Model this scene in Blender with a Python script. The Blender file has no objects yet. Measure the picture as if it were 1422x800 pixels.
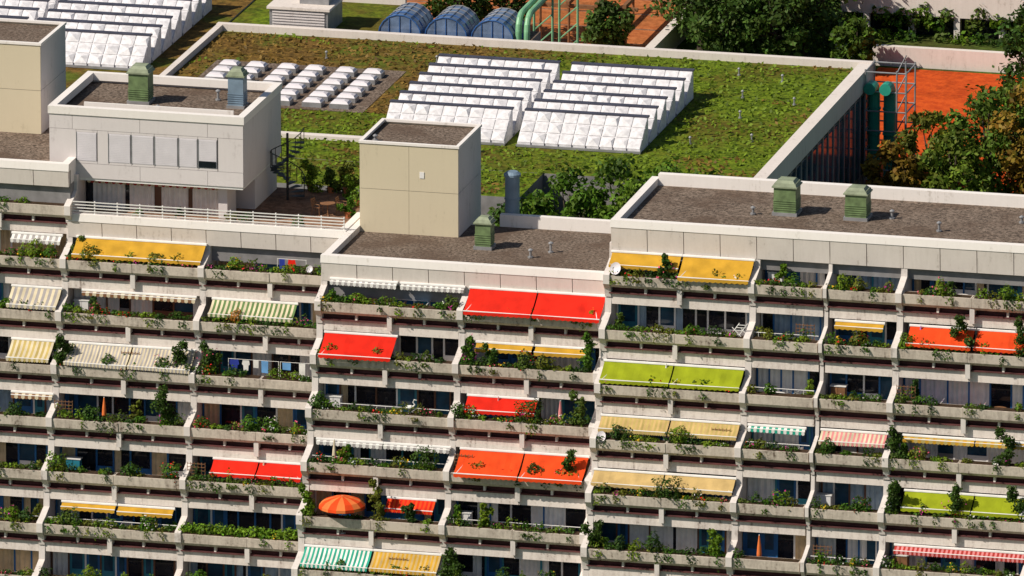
import bpy, math, random
import numpy as np
random.seed(11); rng=np.random.default_rng(7)
C=bpy.context.scene.collection
# ---------------------------------------------------------------- materials
MATS={}
def _new(name):
    m=bpy.data.materials.new(name); m.use_nodes=True
    nt=m.node_tree; b=nt.nodes['Principled BSDF']; MATS[name]=m
    return m,nt,b
def mat_plain(name,col,rough=.6,metal=0,var=.25,scale=1.5,spec=.5):
    m,nt,b=_new(name); N=nt.nodes; L=nt.links
    tc=N.new('ShaderNodeTexCoord'); n=N.new('ShaderNodeTexNoise'); n.inputs['Scale'].default_value=scale
    n.inputs['Detail'].default_value=5
    r=N.new('ShaderNodeValToRGB'); r.color_ramp.elements[0].position=.3; r.color_ramp.elements[1].position=.7
    a=[c*(1-var) for c in col]; d=[min(1,c*(1+var*.5)) for c in col]
    r.color_ramp.elements[0].color=(*a,1); r.color_ramp.elements[1].color=(*d,1)
    L.new(tc.outputs['Object'],n.inputs['Vector']); L.new(n.outputs['Fac'],r.inputs['Fac']); L.new(r.outputs['Color'],b.inputs['Base Color'])
    b.inputs['Roughness'].default_value=rough; b.inputs['Metallic'].default_value=metal
    b.inputs['Specular IOR Level'].default_value=spec
    return m
def mat_concrete(name,col,stain,streak=.5,rough=.85,lo=.85,hi=1.40,fine=.35):
    m,nt,b=_new(name); N=nt.nodes; L=nt.links
    tc=N.new('ShaderNodeTexCoord')
    mp=N.new('ShaderNodeMapping'); mp.inputs['Scale'].default_value=(2.6,2.6,.3)
    n1=N.new('ShaderNodeTexNoise'); n1.inputs['Scale'].default_value=1.6; n1.inputs['Detail'].default_value=7; n1.inputs['Roughness'].default_value=.68
    n2=N.new('ShaderNodeTexNoise'); n2.inputs['Scale'].default_value=.5; n2.inputs['Detail'].default_value=6; n2.inputs['Roughness'].default_value=.7
    n3=N.new('ShaderNodeTexNoise'); n3.inputs['Scale'].default_value=7; n3.inputs['Detail'].default_value=4
    L.new(tc.outputs['Object'],mp.inputs['Vector']); L.new(mp.outputs['Vector'],n1.inputs['Vector'])
    L.new(tc.outputs['Object'],n2.inputs['Vector']); L.new(tc.outputs['Object'],n3.inputs['Vector'])
    ad=N.new('ShaderNodeMath'); ad.operation='ADD'; L.new(n1.outputs['Fac'],ad.inputs[0]); L.new(n2.outputs['Fac'],ad.inputs[1])
    ad2=N.new('ShaderNodeMath'); ad2.operation='MULTIPLY_ADD'; L.new(n3.outputs['Fac'],ad2.inputs[0]); ad2.inputs[1].default_value=fine; L.new(ad.outputs[0],ad2.inputs[2])
    r=N.new('ShaderNodeValToRGB'); e=r.color_ramp.elements
    e[0].position=.0; e[1].position=1
    mr=N.new('ShaderNodeMapRange'); mr.inputs['From Min'].default_value=lo; mr.inputs['From Max'].default_value=hi
    L.new(ad2.outputs[0],mr.inputs['Value']); L.new(mr.outputs['Result'],r.inputs['Fac'])
    e[0].color=(*stain,1); e[1].color=(*col,1)
    x=e.new(.35); x.color=(*[c*(1-.35*streak)+s*.35*streak for c,s in zip(col,stain)],1)
    L.new(r.outputs['Color'],b.inputs['Base Color']); b.inputs['Roughness'].default_value=rough
    b.inputs['Specular IOR Level'].default_value=.25
    return m
def mat_speckle(name,c1,c2,c3,scale=7,big=.25):
    m,nt,b=_new(name); N=nt.nodes; L=nt.links
    tc=N.new('ShaderNodeTexCoord')
    n1=N.new('ShaderNodeTexNoise'); n1.inputs['Scale'].default_value=scale; n1.inputs['Detail'].default_value=4; n1.inputs['Roughness'].default_value=.8
    n2=N.new('ShaderNodeTexNoise'); n2.inputs['Scale'].default_value=big; n2.inputs['Detail'].default_value=8; n2.inputs['Roughness'].default_value=.65
    for n in (n1,n2): L.new(tc.outputs['Object'],n.inputs['Vector'])
    r=N.new('ShaderNodeValToRGB'); e=r.color_ramp.elements; e[0].position=.38; e[1].position=.62; e[0].color=(*c1,1); e[1].color=(*c2,1)
    r2=N.new('ShaderNodeValToRGB'); e=r2.color_ramp.elements; e[0].position=.46; e[1].position=.62; e[0].color=(0,0,0,1); e[1].color=(1,1,1,1)
    L.new(n1.outputs['Fac'],r.inputs['Fac']); L.new(n2.outputs['Fac'],r2.inputs['Fac'])
    r3=N.new('ShaderNodeValToRGB'); e=r3.color_ramp.elements; e[0].position=.35; e[1].position=.65; e[0].color=(*[c*.5 for c in c3],1); e[1].color=(*c3,1)
    L.new(n1.outputs['Fac'],r3.inputs['Fac'])
    mx=N.new('ShaderNodeMixRGB'); L.new(r2.outputs['Color'],mx.inputs['Fac']); L.new(r.outputs['Color'],mx.inputs[1]); L.new(r3.outputs['Color'],mx.inputs[2])
    L.new(mx.outputs['Color'],b.inputs['Base Color']); b.inputs['Roughness'].default_value=.95; b.inputs['Specular IOR Level'].default_value=.1
    bp=N.new('ShaderNodeBump'); bp.inputs['Strength'].default_value=.6; bp.inputs['Distance'].default_value=.08
    L.new(n1.outputs['Fac'],bp.inputs['Height']); L.new(bp.outputs['Normal'],b.inputs['Normal'])
    return m
mat_concrete('fascia_concrete',(.74,.67,.62),(.46,.40,.35),.6)
mat_concrete('fascia_cap',(.84,.79,.75),(.60,.55,.50),.4)
mat_concrete('planter_concrete',(.66,.575,.49),(.15,.11,.085),1.0,lo=.95,hi=1.38,fine=.5)
mat_concrete('beam_concrete',(.78,.70,.64),(.28,.22,.19),.9,lo=.93,hi=1.33,fine=.5)
mat_concrete('divider_concrete',(.74,.68,.64),(.36,.31,.28),.7)
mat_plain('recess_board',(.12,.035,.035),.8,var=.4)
mat_concrete('balcony_floor',(.36,.31,.28),(.20,.16,.14),1)
mat_concrete('beige_cladding',(.62,.54,.39),(.50,.43,.30),.3)
mat_concrete('panel_grey',(.68,.63,.62),(.50,.45,.44),.4)
mat_plain('core_wall',(.24,.23,.23),.8)
mat_speckle('roof_gravel',(.045,.034,.027),(.30,.23,.18),(.17,.12,.09),6,.35)
mat_speckle('soil',(.03,.02,.012),(.10,.06,.04),(.06,.04,.02),9,1)
mat_speckle('green_roof',(.045,.08,.006),(.17,.23,.014),(.14,.115,.018),2.2,.16)
mat_speckle('brown_roof',(.07,.042,.012),(.22,.125,.03),(.12,.15,.018),2.2,.22)
mat_speckle('lawn',(.03,.06,.01),(.09,.15,.02),(.08,.08,.02),1.5,.1)
mat_speckle('terracotta',(.36,.10,.03),(.52,.175,.06),(.46,.155,.05),1.6,.3)
mat_speckle('clay',(.46,.055,.010),(.66,.10,.016),(.56,.08,.012),1.4,.2)
mat_speckle('patio_tile',(.16,.085,.05),(.34,.19,.12),(.25,.15,.10),3,.5)
mat_plain('white_membrane',(.74,.72,.74),.6,var=.22,scale=3.5,spec=.2)
mat_plain('grey_metal',(.33,.33,.34),.45,.3)
mat_plain('ridge_metal',(.07,.07,.10),.5,.2)
mat_plain('dark_metal',(.03,.03,.035),.5,.3)
mat_plain('white_paint',(.80,.78,.75),.5,var=.12)
mat_plain('vent_green',(.15,.22,.09),.6,.0,var=.4,scale=2.5)
mat_plain('vent_cap',(.27,.31,.20),.6,.0,var=.3,scale=2.5)
mat_plain('vent_blue',(.20,.28,.36),.5,.1,var=.25)
mat_plain('pipe_green',(.03,.34,.24),.4,.0,var=.2)
mat_plain('light_green',(.20,.44,.24),.5,.0,var=.2)
mat_plain('glass_dark',(.010,.013,.022),.08,0,var=.5)
mat_plain('glass_blue',(.015,.06,.11),.10,0,var=.4)
mat_plain('frame_blue',(.012,.12,.33),.5,var=.3)
mat_plain('frame_teal',(.02,.20,.28),.5,var=.3)
mat_plain('frame_white',(.80,.78,.76),.5,var=.1)
mat_plain('frame_brown',(.12,.05,.025),.5,var=.2)
mat_plain('curtain_white',(.82,.80,.77),.9,var=.15,scale=2)
mat_plain('curtain_warm',(.66,.50,.30),.9,var=.25,scale=2)
mat_plain('curtain_grey',(.30,.40,.50),.9,var=.25,scale=2)
mat_plain('shutter',(.70,.66,.69),.5,var=.06)
mat_plain('vault_glass',(.14,.20,.32),.15,0,var=.4)
mat_plain('vault_frame',(.04,.14,.40),.4,.2,var=.2)
mat_plain('wood',(.24,.11,.045),.7,var=.3,scale=4)
mat_plain('bark',(.07,.05,.035),.9,var=.4,scale=4)
mat_plain('terracotta_pot',(.45,.14,.05),.8,var=.2)
CLOTH={'red':(.70,.020,.008),'orange_red':(.78,.070,.012),'ochre':(.56,.31,.03),'yellow':(.66,.42,.06),'green':(.29,.34,.012),
 'cream':(.66,.57,.40),'khaki':(.50,.38,.13),'white':(.78,.76,.72),'dkgreen':(.13,.22,.08),'teal':(.03,.36,.25),'tan':(.56,.39,.16),
 'pink':(.70,.25,.25),'grey':(.38,.35,.34),'brown':(.24,.12,.06),'orange':(.80,.20,.05),'lilac':(.42,.22,.55),'navy':(.03,.05,.32),'maroon':(.40,.04,.03),'sky':(.15,.35,.65)}
for k,v in CLOTH.items(): mat_plain('cloth_'+k,v,.85,var=.20,scale=1.4,spec=.15)
def mat_foliage():
    m,nt,b=_new('foliage'); N=nt.nodes; L=nt.links
    at=N.new('ShaderNodeAttribute'); at.attribute_name='Col'
    L.new(at.outputs['Color'],b.inputs['Base Color']); b.inputs['Roughness'].default_value=.6; b.inputs['Specular IOR Level'].default_value=.2
    tr=N.new('ShaderNodeBsdfTranslucent'); L.new(at.outputs['Color'],tr.inputs['Color'])
    mx=N.new('ShaderNodeMixShader'); mx.inputs['Fac'].default_value=.25
    L.new(b.outputs[0],mx.inputs[1]); L.new(tr.outputs[0],mx.inputs[2]); L.new(mx.outputs[0],N['Material Output'].inputs['Surface'])
mat_foliage()
# ---------------------------------------------------------------- mesh builder
def empty(name):
    o=bpy.data.objects.new(name,None); C.objects.link(o); return o
class MB:
    def __init__(s): s.v=[];s.f=[];s.m=[];s.slots=[]
    def mi(s,m):
        if m not in s.slots: s.slots.append(m)
        return s.slots.index(m)
    def quad(s,pts,m):
        n=len(s.v); s.v+=[tuple(p) for p in pts]; s.f.append(tuple(range(n,n+len(pts)))); s.m.append(s.mi(m))
    def box(s,x0,x1,y0,y1,z0,z1,m,top=None,tx=0,ty=0):
        n=len(s.v)
        s.v+=[(x0,y0,z0),(x1,y0,z0),(x1,y1,z0),(x0,y1,z0),(x0+tx,y0+ty,z1),(x1-tx,y0+ty,z1),(x1-tx,y1-ty,z1),(x0+tx,y1-ty,z1)]
        for k,f in enumerate([(0,3,2,1),(4,5,6,7),(0,1,5,4),(1,2,6,5),(2,3,7,6),(3,0,4,7)]):
            s.f.append(tuple(n+i for i in f)); s.m.append(s.mi(top if (k==1 and top) else m))
    def prism(s,x0,x1,yz,m):
        n=len(s.v); k=len(yz)
        s.v+=[(x0,y,z) for y,z in yz]+[(x1,y,z) for y,z in yz]
        s.f.append(tuple(n+i for i in range(k))); s.m.append(s.mi(m))
        s.f.append(tuple(n+k+i for i in range(k-1,-1,-1))); s.m.append(s.mi(m))
        for i in range(k):
            j=(i+1)%k; s.f.append((n+i,n+k+i,n+k+j,n+j)); s.m.append(s.mi(m))
    def tube(s,pts,r,m,seg=8,cap=True):
        pts=[np.array(p,float) for p in pts]; n0=len(s.v)
        rr=r if isinstance(r,(list,tuple)) else [r]*len(pts)
        for i,p in enumerate(pts):
            d=(pts[min(i+1,len(pts)-1)]-pts[max(i-1,0)]); d/=np.linalg.norm(d)+1e-9
            a=np.array([1,0,0]) if abs(d[0])<.8 else np.array([0,1,0])
            u=np.cross(d,a); u/=np.linalg.norm(u); w=np.cross(d,u)
            for k in range(seg):
                t=2*math.pi*k/seg; s.v.append(tuple(p+rr[i]*(math.cos(t)*u+math.sin(t)*w)))
        for i in range(len(pts)-1):
            for k in range(seg):
                a=n0+i*seg+k; b=n0+i*seg+(k+1)%seg
                s.f.append((a,b,b+seg,a+seg)); s.m.append(s.mi(m))
        if cap:
            s.f.append(tuple(n0+k for k in range(seg-1,-1,-1))); s.m.append(s.mi(m))
            e=n0+(len(pts)-1)*seg; s.f.append(tuple(e+k for k in range(seg))); s.m.append(s.mi(m))
    def build(s,name,parent=None,fix=True,smooth=False):
        me=bpy.data.meshes.new(name); me.from_pydata(s.v,[],s.f)
        for m in s.slots: me.materials.append(MATS[m])
        me.polygons.foreach_set('material_index',s.m)
        if smooth: me.polygons.foreach_set('use_smooth',[True]*len(s.f))
        me.update()
        if fix:
            import bmesh
            bm=bmesh.new(); bm.from_mesh(me); bmesh.ops.recalc_face_normals(bm,faces=bm.faces); bm.to_mesh(me); bm.free()
        o=bpy.data.objects.new(name,me); C.objects.link(o)
        if parent: o.parent=parent
        return o
# ---------------------------------------------------------------- foliage
class Leaves:
    def __init__(s): s.c=[];s.n=[];s.s=[];s.k=[]
    def add(s,c,n,sz,col): s.c.append(c);s.n.append(n);s.s.append(sz);s.k.append(col)
    def clump(s,ctr,rad,n,col,size=.12,shell=.55,rough=.7,var=.35,spill=0):
        d=rng.normal(size=(n,3)); d/=np.linalg.norm(d,axis=1)[:,None]
        rr=(shell+(1-shell)*rng.random(n))[:,None]
        lump=1+.22*np.sin(d[:,0:1]*5+ctr[0]*7)+.18*np.sin(d[:,2:3]*6+ctr[0]*3)
        p=np.array(ctr)+d*rr*lump*np.array(rad)
        nn=d+rng.normal(size=(n,3))*rough+np.array([0,0,.35])
        nn/=np.linalg.norm(nn,axis=1)[:,None]
        b=(1-var+2*var*rng.random(n))[:,None]
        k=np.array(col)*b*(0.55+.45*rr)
        k=k*(1+rng.normal(size=(n,3))*.08)
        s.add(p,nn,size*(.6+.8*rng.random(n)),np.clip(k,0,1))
    def mesh(s,name):
        c=np.concatenate(s.c);n=np.concatenate(s.n);z=np.concatenate(s.s)[:,None];k=np.concatenate(s.k)
        N=len(c); a=rng.normal(size=(N,3)); t=np.cross(n,a); t/=np.linalg.norm(t,axis=1)[:,None]+1e-9; b=np.cross(n,t)
        v=np.empty((N,4,3)); v[:,0]=c-t*z*.6; v[:,1]=c-b*z*.36+t*z*.05; v[:,2]=c+t*z*.6; v[:,3]=c+b*z*.36+t*z*.05
        me=bpy.data.meshes.new(name); me.vertices.add(N*4); me.vertices.foreach_set('co',v.ravel())
        me.loops.add(N*4); me.loops.foreach_set('vertex_index',np.arange(N*4,dtype=np.int32))
        me.polygons.add(N); me.polygons.foreach_set('loop_start',np.arange(0,N*4,4,dtype=np.int32)); me.polygons.foreach_set('loop_total',np.full(N,4,dtype=np.int32))
        me.update(calc_edges=True)
        at=me.color_attributes.new('Col','FLOAT_COLOR','POINT')
        kk=np.ones((N,4,4)); kk[:,:,:3]=k[:,None,:]; at.data.foreach_set('color',kk.ravel())
        me.materials.append(MATS['foliage'])
        return me
    def build(s,name,parent=None):
        me=s.mesh(name); o=bpy.data.objects.new(name,me); C.objects.link(o)
        if parent: o.parent=parent
        return o
GREENS=[(.07,.16,.010),(.05,.11,.013),(.12,.21,.012),(.09,.14,.018),(.035,.08,.012),(.16,.24,.015),(.15,.17,.02)]
FLOW=[(.75,.02,.02),(.8,.12,.2),(.85,.82,.78),(.8,.5,.03),(.6,.05,.3)]
def planting(x0,x1,yf,zp,dens=.6,name='planter_plants',flowers=.3):
    L=Leaves(); x=x0+.25; any_=False
    while x<x1-.25:
        w=.25+.45*random.random()
        if random.random()<dens:
            h=.12+.34*random.random()**1.6
            col=random.choice(GREENS)
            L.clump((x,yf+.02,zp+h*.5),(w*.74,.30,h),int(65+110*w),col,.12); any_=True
            if random.random()<.45:
                L.clump((x,yf-.36,zp-.10-.18*random.random()),(w*.55,.10,.14+.28*random.random()),int(45*w+14),col,.11)
            if random.random()<flowers:
                L.clump((x,yf-.08,zp+h*.7),(w*.6,.25,h*.8),int(10+14*random.random()),random.choice(FLOW),.10,shell=.9,var=.15)
        x+=w*1.05
    if any_: return L.build(name)
def shrub(x,yf,zp,r,tall=1.1,col=None,name='balcony_shrub',flower=None,y=0):
    L=Leaves(); col=col or random.choice(GREENS); s=r*1.18
    ctr=(x,yf+.05+y,zp+r*tall*.8)
    if tall<=1.15:
        L.clump(ctr,(s,s*.85,s*tall),int(850*r*r+220),col,.12,shell=.7,rough=.5)
    else:
        for k in range(5):
            L.clump((x+rng.normal()*s*.35,ctr[1]+rng.normal()*s*.25,zp+s*tall*(.25+.33*k)),(s*.6*(1.1-.12*k),s*.5,s*.45),int(200*r+90),col,.13,shell=.4,rough=.9)
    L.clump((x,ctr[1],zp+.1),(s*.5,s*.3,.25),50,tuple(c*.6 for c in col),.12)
    if flower: L.clump(ctr,(s,s*.85,s*tall),30,flower,.1,shell=.95,var=.1)
    return L.build(name)
def tree(x,y,z0,h,r,col,n=2600,name='deciduous_tree',leaf=.30,low=.16):
    root=empty(name); mb=MB()
    mb.tube([(x,y,z0-.2),(x+.1,y,z0+h*.25),(x-.05,y+.1,z0+h*.5),(x,y,z0+h*.8)],[r*.09,r*.07,r*.05,r*.015],'bark',7)
    L=Leaves()
    cl=[]
    for k in range(15):
        a=k*2.4; e=low+(.95-low)*(k/15); rr=r*(.62*math.sin(math.pi*min(1,.25+.7*(1-e)))+.1)*(0.7+.5*random.random())
        c=(x+math.cos(a)*rr,y+math.sin(a)*rr,z0+h*(e*.92+.02))
        cl.append(c)
        mb.tube([(x,y,z0+h*(.2+.3*e)),((x+c[0])/2,(y+c[1])/2,(z0+h*.35+c[2])/2),c],[r*.035,r*.025,r*.008],'bark',5)
    cl.append((x,y,z0+h*.93))
    for c in cl:
        q=r*(.30+.2*random.random()); f=.7+.6*random.random()
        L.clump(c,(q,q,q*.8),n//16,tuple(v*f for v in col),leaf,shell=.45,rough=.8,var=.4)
    mb.build('trunk_and_limbs',root); L.build('crown',root)
    return root
# ================================================================= APARTMENT BUILDING
bld=empty('terraced_apartment_building')
con=MB(); win=MB(); core=MB()
FR=['frame_blue','frame_teal','frame_blue','frame_white','frame_brown']
WD=2.2
def windows(x0,x1,yw,z0,z1,style=None):
    x=x0; fr=style or random.choice(FR)
    base_c=random.choice(['curtain_white','curtain_white','curtain_grey','curtain_warm','curtain_white'])
    pc=random.choice([.15,.3,.5])
    while x<x1-.25:
        w=min(random.choice([.65,.85,.95,1.15]),x1-x)
        if x1-(x+w)<.35: w=x1-x
        a,b=x,x+w; t=random.random()
        ft=.09
        win.box(a,a+ft,yw-.10,yw,z0,z1,random.choice([fr,fr,'frame_white']))
        if t<pc:
            n=max(4,int((b-a-ft)/.13)); dx=(b-a-ft)/n; zz=z1-.05
            for i in range(n):
                ya=yw-.03+(.07 if i%2 else 0); yb=yw-.03+(0 if i%2 else .07)
                win.quad([(a+ft+i*dx,ya,z0+.05),(a+ft+(i+1)*dx,yb,z0+.05),(a+ft+(i+1)*dx,yb,zz),(a+ft+i*dx,ya,zz)],base_c)
        elif t<pc+.22:
            win.box(a+ft,b,yw-.05,yw+.02,z0,z1,random.choice(['frame_blue','frame_teal','frame_blue']))
            win.box(a+ft+.14,b-.14,yw-.07,yw-.045,z0+.9,z1-.25,'glass_blue')
        else:
            win.box(a+ft,b,yw-.02,yw+.02,z0,z1,random.choice(['glass_dark','glass_dark','glass_blue']))
            if random.random()<.35: win.box(a+ft,b,yw-.07,yw-.02,z0,z0+.8,random.choice([fr,'frame_white','core_wall']))
            elif random.random()<.4:
                n=3; dx=.13
                for i in range(n):
                    win.quad([(a+ft+i*dx,yw-.03-(.05 if i%2 else 0),z0+.05),(a+ft+(i+1)*dx,yw-.03-(0 if i%2 else .05),z0+.05),(a+ft+(i+1)*dx,yw-.03-(0 if i%2 else .05),z1-.05),(a+ft+i*dx,yw-.03-(.05 if i%2 else 0),z1-.05)],base_c)
        x+=w
    win.box(x0,x1,yw-.12,yw-.101,z0,z0+.12,fr); win.box(x0,x1,yw-.13,yw-.101,z1-.16,z1,'frame_brown')
def divider(x,yf,zp,w=.32,top=1.44):
    con.prism(x-w/2,x+w/2,[(yf+2.78,zp+top),(yf+1.12,zp+top),(yf+1.06,zp+.62),(yf+.30,zp+.30),(yf-.30,zp+.12),(yf-.37,zp+.06),(yf-.37,zp-.45),(yf-.06,zp-.78),(yf+.02,zp-1.05),(yf+.06,zp-1.25),(yf+2.78,zp-1.25)],'divider_concrete')
def row(xs,yf,zp,ends=(True,True),thin=(),h=2.7):
    for a,b in zip(xs[:-1],xs[1:]):
        a+=.17;b-=.17
        n=2 if b-a>5 else 1
        for i in range(n):
            p=a+(b-a)*i/n+.01; q=a+(b-a)*(i+1)/n-.01
            j=random.uniform(-.02,.02)
            con.prism(p,q,[(yf-.30+j,zp+j),(yf+.42,zp+j),(yf+.42,zp-.66),(yf-.10+j,zp-.66),(yf-.24+j,zp-.5)],'planter_concrete')
            con.box(p+.08,q-.08,yf-.2,yf+.32,zp,zp+.03,'soil')
            con.box(p,q,yf+.12+j,yf+.36,zp-1.64+j,zp-1.06,'beam_concrete')
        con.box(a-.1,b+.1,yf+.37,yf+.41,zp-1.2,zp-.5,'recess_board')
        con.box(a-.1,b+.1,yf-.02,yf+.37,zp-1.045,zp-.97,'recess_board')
        if n==2:
            m=(a+b)/2; con.box(m-.13,m+.13,yf-.16,yf+.35,zp-1.40,zp-.25,'divider_concrete')
            for t in (.25,.75):
                m=a+(b-a)*t; con.box(m-.06,m+.06,yf+.02,yf+.3,zp-1.1,zp-.62,'beam_concrete')
        con.box(a-.1,b+.1,yf+.42,yf+2.9,zp-1.24,zp-1.0,'balcony_floor')
        windows(a+.05,b-.05,yf+WD,zp-.99,zp+1.45)
        if random.random()<.3:
            con.tube([(a+.1,yf+.46,zp+.22),(b-.1,yf+.46,zp+.22)],.022,'white_paint',5)
            t=a+.3
            while t<b: con.tube([(t,yf+.46,zp-.9),(t,yf+.46,zp+.22)],.014,'white_paint',4); t+=.9
    for i,x in enumerate(xs): divider(x,yf,zp,.2 if i in thin else .34)
    core.box(xs[0],xs[-1],yf+WD+.05,9.3 if yf+2.72<9 else 14,zp-1.6,zp+1.1,'core_wall')
LX=[-41.8,-33.8,-26.0,-18.25,-10.62]; MX=[-10.4,-2.55,5.2]; RX=[5.5,13.4,17.4,21.4,29.3,37.2]
LZ,MZ,RZ=-1.07,-1.12,1.38; HL,HM,HR=2.70,2.70,2.74
NR=8
PL={}
for i in range(-1,NR):
    if i>=0: row(LX,4-i,LZ-HL*i)
    else: row(LX[:3],4-i,LZ-HL*i)
    PL['L',i]=(4-i,LZ-HL*i)
for i in range(NR): row(MX,-1-i,MZ-HM*i); PL['M',i]=(-1-i,MZ-HM*i)
for i in range(NR+1): row(RX,-1-i,RZ-HR*i,thin=(2,)); PL['R',i]=(-1-i,RZ-HR*i)
con.box(-41.8,-10.6,-2.2,9,-24.2,-22.6,'beam_concrete'); con.box(-10.5,5.3,-7.3,9,-24.2,-22.7,'beam_concrete'); con.box(5.4,37.3,-8.3,9,-24.2,-23.2,'beam_concrete')
def fascia(x0,x1,y,z0,z1,n):
    d=(x1-x0)/n
    for i in range(n):
        a=x0+i*d+.02; b=x0+(i+1)*d-.02
        con.prism(a,b,[(y-.05,z1-.42),(y+.3,z1-.42),(y+.3,z0),(y+.06,z0)],'fascia_concrete')
    con.prism(x0-.02,x1+.02,[(y-.08,z1-.40),(y-.02,z1),(y+.42,z1),(y+.42,z1-.40)],'fascia_cap')
def roofslab(x0,x1,y0,y1,ztop,par=(1,1,1),rise=.32,m='roof_gravel'):
    core.box(x0+.01,x1-.01,y0+.31,y1,ztop-2.3,ztop-rise,'core_wall',top=m)
    if par[0]: con.box(x0,x0+.42,y0+.43,y1,ztop-1.2,ztop+.01,'fascia_cap')
    if par[1]: con.box(x1-.42,x1,y0+.43,y1,ztop-1.2,ztop+.01,'fascia_cap')
    if par[2]: con.box(x0+.43,x1-.43,y1-.4,y1+.05,ztop-1.3,ztop+.25,'fascia_cap')
fascia(-10.55,5.3,0,-.28,1.15,8); roofslab(-10.5,5.3,0,9.3,1.15,(1,0,0))
con.box(-3,5.3,9.31,9.7,-.5,1.5,'fascia_cap')
fascia(5.42,37.3,0,2.45,4.12,16); roofslab(5.42,37.3,0,9.5,4.12,(1,1,1),.38)
fascia(-26.1,-10.5,5,-.12,1.2,8); core.box(-26,-10.5,5.31,14.5,-1,.85,'core_wall',top='patio_tile')
con.box(-10.9,-10.5,5.43,14.5,-.4,1.21,'fascia_cap')
fascia(-41.9,-26.0,5,2.65,3.95,8); roofslab(-41.9,-26.0,5,14.5,3.95,(1,1,1))
for (x,y0,y1,z0,z1) in [(-41.9,3,14.4,-24,2.8),(37.0,0,9.4,-24,2.9)]:
    con.box(x,x+.2,y0,y1,z0,z1,'fascia_concrete')
def tower(x0,x1,y0,y1,z0,z1,m,joints=2):
    h=z1-z0
    core.box(x0+.06,x1-.06,y0+.06,y1-.06,z0-.5,z1-.25,'core_wall',top='roof_gravel')
    cuts=[z0+h*.48]
    for za,zb in ((z0-.2,cuts[0]-.012),(cuts[0]+.012,z1-.14)):
        nx=2
        for i in range(nx):
            a=x0+(x1-x0)*i/nx; b=x0+(x1-x0)*(i+1)/nx
            con.box(a+.008,b-.008,y0,y0+.05,za,zb,m)
        for i in range(2):
            a=y0+.052+(y1-y0-.052)*i/2; b=y0+.052+(y1-y0-.052)*(i+1)/2
            con.box(x1-.05,x1,a,b-.012,za,zb,'panel_grey'); con.box(x0,x0+.05,a,b-.012,za,zb,m)  # right face painted grey: its shade is put into the cladding colour
        con.box(x0+.06,x1-.06,y1-.05,y1+.002,za,zb,m)
    t=.16
    con.box(x0-.05,x1+.05,y0-.05,y0+t,z1-.13,z1,'fascia_cap'); con.box(x0-.05,x1+.05,y1-t,y1+.05,z1-.13,z1,'fascia_cap')
    con.box(x0-.05,x0+t,y0+t+.002,y1-t-.002,z1-.13,z1,'fascia_cap'); con.box(x1-t,x1+.05,y0+t+.002,y1-t-.002,z1-.13,z1,'fascia_cap')
tower(-10.1,-4.6,6.5,11.5,.8,5.9,'beige_cladding')
core.box(-10,-4.7,9.3,11.4,-24,.6,'core_wall')
win.box(-6.75,-6.5,6.47,6.5,4.0,4.35,'frame_white')
tower(-35.1,-29.6,12.2,17.2,3.6,8.75,'beige_cladding')
core.box(-35,-29.7,14.4,17.1,-24,3.4,'core_wall')
# penthouse
px0,px1,py0,py1=-27.5,-16.6,6.5,14.4
core.box(px0+.06,px1-.06,py0+.06,py1-.06,2.9,6.2,'core_wall',top='roof_gravel')
for a,b in [(px0,-26.2),(-26.2,-22.4),(-22.4,-18.6),(-18.6,px1)]:
    con.box(a+.01,b-.01,py0,py0+.05,5.55,6.35,'panel_grey')
    con.box(a+.01,b-.01,py0,py0+.05,2.85,3.65,'panel_grey')
con.box(px0+.01,-26.0,py0,py0+.05,3.67,5.53,'panel_grey'); con.box(-18.0,px1-.01,py0,py0+.05,3.67,5.53,'panel_grey')
x=-25.98
for w,k in ((1.2,1),(.6,0),(1.3,1),(1.3,1),(1.35,1),(1.1,1),(1.1,2)):
    if k==0: con.box(x,x+w-.02,py0,py0+.05,3.67,5.53,'panel_grey')
    else:
        win.box(x+.03,x+w-.06,py0-.01,py0+.05,3.8,5.4,'shutter')
        win.box(x-.01,x+.03,py0-.04,py0+.05,3.8,5.4,'grey_metal')
        for j in range(16): win.box(x+.04,x+w-.08,py0-.022,py0-.011,3.84+j*.096,3.925+j*.096,'shutter')
        con.box(x,x+w-.02,py0,py0+.05,3.67,3.79,'panel_grey'); con.box(x,x+w-.02,py0,py0+.05,5.41,5.53,'panel_grey')
        if k==2: win.box(x+.05,x+w-.09,py0-.035,py0-.023,3.84,4.2,'glass_dark')
    x+=w
for i in range(3):
    a=py0+.052+(py1-py0-.052)*i/3; b=py0+.052+(py1-py0-.052)*(i+1)/3
    con.box(px1-.05,px1,a,b-.015,2.85,6.35,'panel_grey'); con.box(px0,px0+.05,a,b-.015,2.85,6.35,'panel_grey')
con.box(px0+.05,px1-.05,py1-.05,py1+.002,2.85,6.35,'panel_grey')
for (a,b,c,d) in [(px0-.06,px1+.06,py0-.06,py0+.35),(px0-.06,px1+.06,py1-.3,py1+.06),(px0-.06,px0+.35,py0+.352,py1-.302),(px1-.35,px1+.06,py0+.352,py1-.302)]:
    con.box(a,b,c,d,6.36,6.78,'fascia_cap')
con.box(px0+1.6,px1-.9,py0+1.3,py0+1.42,6.2,6.75,'fascia_cap')
con.box(px0+.05,px1-.05,py0+.06,py1-.06,2.7,2.84,'white_paint')
core.box(-25.8,-18.2,7.9,14.2,.8,2.7,'core_wall'); core.box(-18.1,-16.8,9.6,14.2,.8,2.7,'panel_grey')
con.box(-26.2,-25.85,6.2,7.9,.86,2.69,'fascia_cap'); con.box(-18.2,-17.7,7.2,9.0,.86,2.69,'panel_grey')
x=-25.8
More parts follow.
